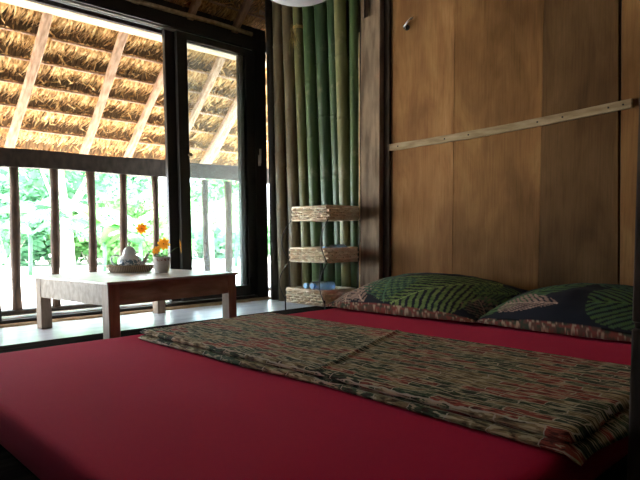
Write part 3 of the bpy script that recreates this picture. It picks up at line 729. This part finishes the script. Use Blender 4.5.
def pillow(name, label, loc, hx, hy, hz, rz_, tilt, leaves, seed):
    nu, nv = 150, 110; vs = []; cols = []; fs = []
    for lay in (1, -1):
        for i in range(nu + 1):
            for j in range(nv + 1):
                u = i / nu * 2 - 1; v = j / nv * 2 - 1
                # rounded outline with soft corners pulled out
                pin = 1 - .07 * (1 - u * u) * (abs(v) ** 3) ; pin2 = 1 - .06 * (1 - v * v) * (abs(u) ** 3)
                x = v * hx * pin2 * (1 - .05 * u * u) ; y = -u * hy * pin
                k = (max(1 - abs(u) ** 2.0, 0) ** .62) * (max(1 - abs(v) ** 2.2, 0) ** .5)
                w = .010 * mnoise.noise(Vector((u * 2.2, v * 2.2, seed))) + .006 * mnoise.noise(Vector((u * 6, v * 5, seed + 2)))
                # puckers from the corners
                w += .006 * math.sin((u * v) * 26 + seed) * abs(u * v)
                z = lay * hz * k * (1 if lay > 0 else .15) + w * k * (1 if lay > 0 else .3)
                vs.append((x, y, z))
                U = math.acos(max(-1, min(1, -u))) / PI; V = math.acos(max(-1, min(1, -v))) / PI
                if lay > 0 and V > .11 + .015 * mnoise.noise(Vector((U * 5, 0, seed))): cols.append(palm_print(U * 2.6, (V - .11) / .5, leaves, seed))
                else: cols.append(speckle(U, V + (0 if lay > 0 else 3), seed))
    S = (nu + 1) * (nv + 1)
    for L_ in (0, 1):
        for i in range(nu):
            for j in range(nv):
                a = i * (nv + 1) + j; f = (a + L_ * S, a + nv + 1 + L_ * S, a + nv + 2 + L_ * S, a + 1 + L_ * S)
                fs.append(f[::-1] if L_ == 0 else f)
    me = bpy.data.meshes.new(name); me.from_pydata(vs, [], fs)
    at_ = me.color_attributes.new('pattern', 'FLOAT_COLOR', 'POINT')
    for i, c in enumerate(cols): at_.data[i].color = (*c, 1)
    bm = bmesh.new(); bm.from_mesh(me); bmesh.ops.remove_doubles(bm, verts=bm.verts, dist=1e-5); bmesh.ops.recalc_face_normals(bm, faces=bm.faces); bm.to_mesh(me); bm.free()
    for p in me.polygons: p.use_smooth = True
    me.materials.append(M['pillow']); o = bpy.data.objects.new(name, me); COL.objects.link(o)
    o.location = loc; o.rotation_euler = (0, tilt, rz_)
    tag(o, label, 'pillow', 'palm print pillows against the wall')
    return o
G1 = (.085, .15, .04); G2 = (.21, .28, .09); D1 = (.03, .075, .05); D2 = (.07, .14, .075); P1 = (.22, .13, .10); P2 = (.42, .28, .22)
# local x (v) points to the wall; u runs along the pillow from the window end
L1 = [((.9, .1), 2.2, 1.0, .34, 9, P1, P2, .6), ((1.05, 1.05), -2.5, .85, .34, 8, D1, D2, .62), ((.30, .95), -1.2, 1.0, .30, 9, P1, P2, .66), ((2.7, .2), 2.6, .7, .3, 8, D1, P1, .6),
      ((2.02, 1.15), -2.15, 1.3, .62, 12, G1, G2, .56), ((1.2, .1), 1.9, .6, .3, 7, D1, D2, .6), ((2.5, 1.3), -2.2, .8, .3, 8, D1, G1, .6)]
L2 = [((.12, .05), .75, 1.5, .22, 12, D2, G1, .72), ((1.15, .36), -3.3, .62, .26, 9, P1, P2, .62), ((2.55, .75), -2.9, 1.15, .50, 11, D2, G1, .58),
      ((1.25, 1.1), -.15, 1.3, .20, 14, D1, D2, .6), ((2.6, .2), 2.9, .6, .2, 8, D2, G1, .6), ((.4, 1.2), .1, .9, .2, 10, D1, D2, .6)]
pillow('pillow', 'dark palm leaf print pillow nearest the bamboo, with one large light green frond', (2.70, 1.95, .174), .33, .495, .128, .03, -.17, L1, 1.0)
pillow('pillow', 'dark palm leaf print pillow at the right, with a pinkish frond and green banana leaf', (2.73, 1.03, .170), .32, .435, .118, -.02, -.17, L2, 6.0)

# ---------------------------------------------------------------- low table
tb = empty('low_table', (1.605, 3.275, 0), math.radians(7.0))
tag(tb, 'low square bleached wooden table standing on the pale floor by the door', 'table')
TW, TD = .447, .412
b = MB(); b.box(-TW, TW, -TD, TD, .301, .315); b.build('tabletop', M['table_top'], tb, bevel=.002)
b = MB(); b.box(-TW + .012, -TW + .034, -TD + .075, TD - .075, .190, .301); b.box(TW - .034, TW - .012, -TD + .075, TD - .075, .19, .301)
b.box(-TW + .075, TW - .075, -TD + .012, -TD + .034, .190, .301); b.box(-TW + .075, TW - .075, TD - .034, TD - .012, .19, .301)
b.build('apron', M['table_wood'], tb, bevel=.002)
for sx in (-1, 1):
    for sy in (-1, 1):
        b = MB(); x = sx * (TW - .042); y = sy * (TD - .042); b.box(x - .032, x + .032, y - .032, y + .032, 0, .301); b.build('leg', M['table_wood2'], tb, bevel=.003)

# tray, teapot, flower pot
ZT_ = .315; AZ = math.atan2(-.693, .721)
ty = empty('serving_tray', (1.665, 3.505, ZT_), AZ); tag(ty, 'oval brown woven tray under the teapot on the low table', 'tray')
b = MB(); b.lathe([(0, .002), (.62, .002), (.80, .006), (.93, .026), (1.0, .042), (1.02, .044), (1.01, .038), (.95, .016), (.84, 0), (0, 0)], n=44, sx=.150, sy=.085)
b.build('tray_dish', M['tray'], ty, smooth=True)
b = MB(); b.tube([(.152 * math.cos(t), .086 * math.sin(t), .043) for t in [k * 2 * PI / 40 for k in range(41)]], .004, 6, cap=False); b.build('rim', M['batten'], ty, smooth=True)
tp = empty('teapot', (1.665, 3.505, ZT_ + .008), AZ); tp.scale = (1.13, 1.13, 1.22); tag(tp, 'small white teapot with grey-blue leaf print standing on the tray', 'teapot')
b = MB(); b.lathe([(0, 0), (.040, 0), (.044, .004), (.060, .018), (.068, .038), (.066, .058), (.052, .076), (.036, .084), (.034, .090), (0, .090)], n=36); b.build('body', M['teapot'], tp, smooth=True)
b = MB(); b.lathe([(.038, .089), (.037, .094), (.034, .108), (.024, .122), (.010, .129), (.005, .131), (.005, .136), (.009, .141), (.008, .148), (0, .151)], n=30); b.build('lid', M['ceramic'], tp, smooth=True)
b = MB(); b.tube([(.055, 0, .030), (.078, 0, .040), (.090, 0, .062), (.100, 0, .082), (.112, 0, .092)], [.015, .012, .009, .007, .006], 12); b.build('spout', M['ceramic'], tp, smooth=True)
b = MB(); b.tube([(-.055, 0, .075), (-.078, 0, .084), (-.100, 0, .076), (-.106, 0, .056), (-.096, 0, .036), (-.078, 0, .024), (-.060, 0, .022)], .0055, 10); b.build('handle', M['ceramic'], tp, smooth=True)

fp = empty('flower_pot', (1.776, 3.292, ZT_), AZ); tag(fp, 'small white flower pot with a brown dotted band on the low table', 'flower pot')
b = MB(); b.lathe([(0, 0), (.036, 0), (.040, .004), (.049, .035), (.054, .070), (.056, .096), (.054, .1), (.050, .1), (.049, .09), (.046, .07), (0, .068)], n=40); b.build('pot', M['pot'], fp, smooth=True)
b = MB(); b.lathe([(0, .074), (.047, .074)], n=20); b.build('soil', M['dark_wood'], fp)
def flower(headpos, face, R_, lab, bend=(0, 0)):
    h = Vector(headpos); o = empty('orange_flower', (fp.location.x, fp.location.y, ZT_), 0)
    base = Vector((bend[0] * .2, bend[1] * .2, .075)); hh = h - Vector((fp.location.x, fp.location.y, ZT_))
    mid = (base + hh) / 2 + Vector((bend[0], bend[1], .03)); f = Vector(face).normalized()
    s = MB(); pts = []
    for k in range(9):
        t = k / 8; pts.append(base * (1 - t) ** 2 + mid * 2 * t * (1 - t) + (hh - f * .006) * t * t)
    s.tube(pts, [.0022 - .0008 * k / 8 for k in range(9)], 6); s.build('stem', M['stem'], o, smooth=True)
    a = f.orthogonal().normalized(); c = f.cross(a); pb = MB()
    for lay_, (n_, rr) in enumerate(((8, R_), (7, R_ * .78))):
        for k in range(n_):
            t = 2 * PI * k / n_ + lay_ * .4; d = a * math.cos(t) + c * math.sin(t); sd = f.cross(d); w = rr * .26; vs = []
            for q, (r_, ww) in enumerate(((.12, .3), (.4, .8), (.7, 1.0), (.92, .75), (1.0, .25))):
                z = f * (.004 * lay_ + rr * .18 * (r_ * 1.2 - r_ * r_)); vs += [hh + d * rr * r_ - sd * w * ww + z, hh + d * rr * r_ + z * 1.4, hh + d * rr * r_ + sd * w * ww + z]
            fs = []
            for q in range(4):
                i0 = q * 3; fs += [(i0, i0 + 1, i0 + 4, i0 + 3), (i0 + 1, i0 + 2, i0 + 5, i0 + 4)]
            pb.add(vs, fs)
    pb.build('petals', M['petal'], o, smooth=True)
    e = MB(); prof = [(0, .007), (.004, .006), (.006, .003), (.0065, 0)]
    vs = []; n_ = 12
    for k in range(n_):
        t = 2 * PI * k / n_
        for r_, z in prof: vs.append(hh + (a * math.cos(t) + c * math.sin(t)) * r_ + f * z)
    fs = [(k * 4 + i, ((k + 1) % n_) * 4 + i, ((k + 1) % n_) * 4 + i + 1, k * 4 + i + 1) for k in range(n_) for i in range(3)]
    e.add(vs, fs); e.build('flower_centre', M['flower_eye'], o, smooth=True)
    tag(o, lab, 'flower', 'orange flowers in the pot'); return o
VF = (-.69, -.72, .05)
flower((1.640, 3.275, .592), (-.66, -.72, .2), .036, 'orange flower standing highest, on a long stem above the teapot', (-.05, .04))
flower((1.778, 3.262, .497), VF, .040, 'large orange flower facing forward above the pot', (.01, 0))
flower((1.722, 3.255, .458), (-.8, -.4, .55), .032, 'smaller orange flower leaning over the left rim of the pot', (-.01, 0))
flower((1.890, 3.262, .476), (.9, -.5, .1), .047, 'orange flower turned sideways, at the right of the pot', (.01, 0))
b = MB(); random.seed(9)
for k in range(16):
    az = random.uniform(0, 2 * PI); banana_leaf(b, Vector((0, 0, .085 + random.uniform(0, .03))), az, random.uniform(.04, .065), .016, random.uniform(.2, .9))
b.build('leaves', M['leaf_a'], fp, smooth=True)

# ---------------------------------------------------------------- basket rack
bk = empty('basket_rack', (2.70, 2.73, 0)); tag(bk, 'three tier wicker basket rack on curved iron wires beside the bamboo wall', 'rack')
def wicker_basket(x0, x1, y0, y1, z0, z1):
    """four woven walls + floor, local to rack"""
    b = MB(); rows = 5; stakes = .036
    def wall(a, d, L_):
        d = Vector(d); nrm = Vector((d.y, -d.x, 0)); nseg = max(8, int(L_ / (stakes / 4)))
        for r_ in range(rows):
            z = z0 + (z1 - z0) * (r_ + .5) / rows; rad = (z1 - z0) / rows * .5
            for st in (0,):
                pts = []
                for k in range(nseg + 1):
                    s = L_ * k / nseg; off = .011 * math.cos(PI * s / stakes) * (1 if r_ % 2 else -1)
                    pts.append(Vector(a) + d * s + nrm * off + Vector((0, 0, z)))
                b.tube(pts, rad * .98, 6)
        ns = int(L_ / stakes)
        for k in range(ns + 1):
            p = Vector(a) + d * (k * stakes); b.tube([p + Vector((0, 0, z0 - .002)), p + Vector((0, 0, z1 + .003))], .0035, 5)
    wall((x0, y0, 0), (1, 0, 0), x1 - x0); wall((x1, y0, 0), (0, 1, 0), y1 - y0); wall((x0, y1, 0), (1, 0, 0), x1 - x0); wall((x0, y0, 0), (0, 1, 0), y1 - y0)
    w = b.build('basket', M['wicker'], bk, smooth=True)
    r = MB()
    for zz in (z1 + .004, z0 + .001):
        r.tube([(x0, y0, zz), (x1, y0, zz), (x1, y1, zz), (x0, y1, zz), (x0, y0, zz)], .0065, 7)
    r.build('rim', M['wicker'], w, smooth=True)
    f = MB(); f.box(x0, x1, y0, y1, z0, z0 + .006); f.build('basket_floor', M['wicker'], w)
    return w
X_, Y_ = .30, .355
wicker_basket(.0, X_, 0, Y_, .648, .735)
wicker_basket(-.005, X_, .01, Y_ + .02, .358, .447)
wicker_basket(-.01, X_, .03, Y_ + .06, .062, .155)
def arc(p, q, out, r=.0035):
    p = Vector(p); q = Vector(q); o = Vector(out); pts = []
    for k in range(13):
        t = k / 12; pts.append(p.lerp(q, t) + o * math.sin(PI * t))
    wb = MB(); wb.tube(pts, r, 6); wb.build('wire', M['iron'], bk, smooth=True)
for (za, zb, ya, yb, y2a, y2b) in ((.36, .74, .01, 0, Y_ + .02, Y_), (.07, .45, .03, .01, Y_ + .06, Y_ + .02)):
    arc((-.012, ya - .012, za), (-.006, yb - .01, zb - .09), (-.03, .035, 0)); arc((-.012, y2a + .012, za), (-.006, y2b + .01, zb - .09), (-.03, .06, 0))
    arc((X_ + .006, ya - .012, za), (X_ + .006, yb - .01, zb - .09), (.0, -.0, 0)); arc((X_ + .006, y2a + .012, za), (X_ + .006, y2b + .01, zb - .09), (.0, .0, 0))
for x, y in ((-.014, .02), (-.014, Y_ + .075), (X_ + .008, .02), (X_ + .008, Y_ + .075)):
    wb = MB(); wb.tube([(x, y, .0), (x, y, .10)], .0045, 6); wb.build('foot', M['iron'], bk, smooth=True)
# bottles lying in the baskets
def bottle(loc, az, tilt, label, group='water bottles in the rack', s=1):
    o = empty('water_bottle', loc); o.rotation_euler = (0, tilt, az); o.scale = (s, s, s)
    # axis along local +x, cap at the origin side
    b = MB(); prof = [(.013, .012), (.013, .022), (.020, .040), (.031, .060), (.032, .075), (.030, .08), (.032, .085), (.032, .125), (.030, .13), (.032, .135), (.032, .195), (.028, .204), (0, .204)]
    vs = []; n_ = 20
    for k in range(n_):
        t = 2 * PI * k / n_
        for r_, z in prof: vs.append((z, r_ * math.cos(t), r_ * math.sin(t)))
    m_ = len(prof); fs = [(k * m_ + i, ((k + 1) % n_) * m_ + i, ((k + 1) % n_) * m_ + i + 1, k * m_ + i + 1) for k in range(n_) for i in range(m_ - 1)]
    b.add(vs, fs); b.build('bottle_body', M['bottle'], o, smooth=True)
    b = MB(); b.tube([(-.006, 0, 0), (.014, 0, 0)], .0205, 18); b.build('cap', M['bluecap'], o)
    tag(o, label, 'bottle', group)
bottle((2.728, 2.985, .184), 0, math.radians(3), 'blue capped water bottle lying leftmost in the bottom basket')
bottle((2.728, 2.915, .186), 0, math.radians(3), 'blue capped water bottle lying in the bottom basket, right of another bottle')
bottle((2.745, 2.812, .445), 0.0, math.radians(0), 'blue capped water bottle lying in the middle basket')

# ---------------------------------------------------------------- hanging shade
sh = empty('hanging_lamp', (1.80, 2.0, 1.757)); tag(sh, 'white rounded paper lampshade hanging at the top of the room', 'lamp')
b = MB(); prof = [(0, -.1455)] + [(.23 * math.cos(a), .145 * math.sin(a)) for a in [math.radians(-85 + 10 * k) for k in range(18)]]
prof = [(r * (1 + .008 * (k % 2)), z) for k, (r, z) in enumerate(prof)]; b.lathe(prof, n=40); b.build('lamp_shade', M['shade'], sh, smooth=True)
b = MB(); b.tube([(0, 0, .14), (0, 0, 2.4)], .004, 6); b.build('cord', M['nail'], sh)

# ================================================================ LIGHT
w = bpy.data.worlds.new('World'); sc.world = w; w.use_nodes = True; N = w.node_tree.nodes; L = w.node_tree.links
bg = N['Background']; bg.inputs[0].default_value = (.80, .91, 1, 1); bg.inputs[1].default_value = 2.6
s = bpy.data.lights.new('sun', 'SUN'); s.energy = 9.0; s.angle = math.radians(1.5); s.color = (1, .95, .86)
so = bpy.data.objects.new('sun', s); COL.objects.link(so)
d = Vector((.45, -.42, -1.35)).normalized(); so.rotation_euler = d.to_track_quat('-Z', 'Y').to_euler()

# ================================================================ CAMERA
cam = bpy.data.cameras.new('camera'); co = bpy.data.objects.new('camera', cam); COL.objects.link(co)
cam.sensor_width = 36; cam.sensor_fit = 'HORIZONTAL'; cam.lens = 570 / 640 * 36; cam.shift_y = 36 / 640; cam.clip_start = .02
th = math.radians(4.2); r = math.radians(.44)
F0 = Vector((.693, .721, 0)).normalized(); R0 = Vector((F0.y, -F0.x, 0)); U = Vector((0, 0, 1))
fw = F0 * math.cos(th) - U * math.sin(th); up0 = F0 * math.sin(th) + U * math.cos(th)
rt = R0 * math.cos(r) - up0 * math.sin(r); up = up0 * math.cos(r) + R0 * math.sin(r)
m = Matrix((rt, up, -fw)).transposed().to_4x4(); m.translation = (0, 0, .55); co.matrix_world = m
sc.camera = co
sc.view_settings.view_transform = 'Standard'; sc.view_settings.look = 'None'; sc.view_settings.gamma = 1; sc.view_settings.use_curve_mapping = False
sc.view_settings.exposure = 2.7
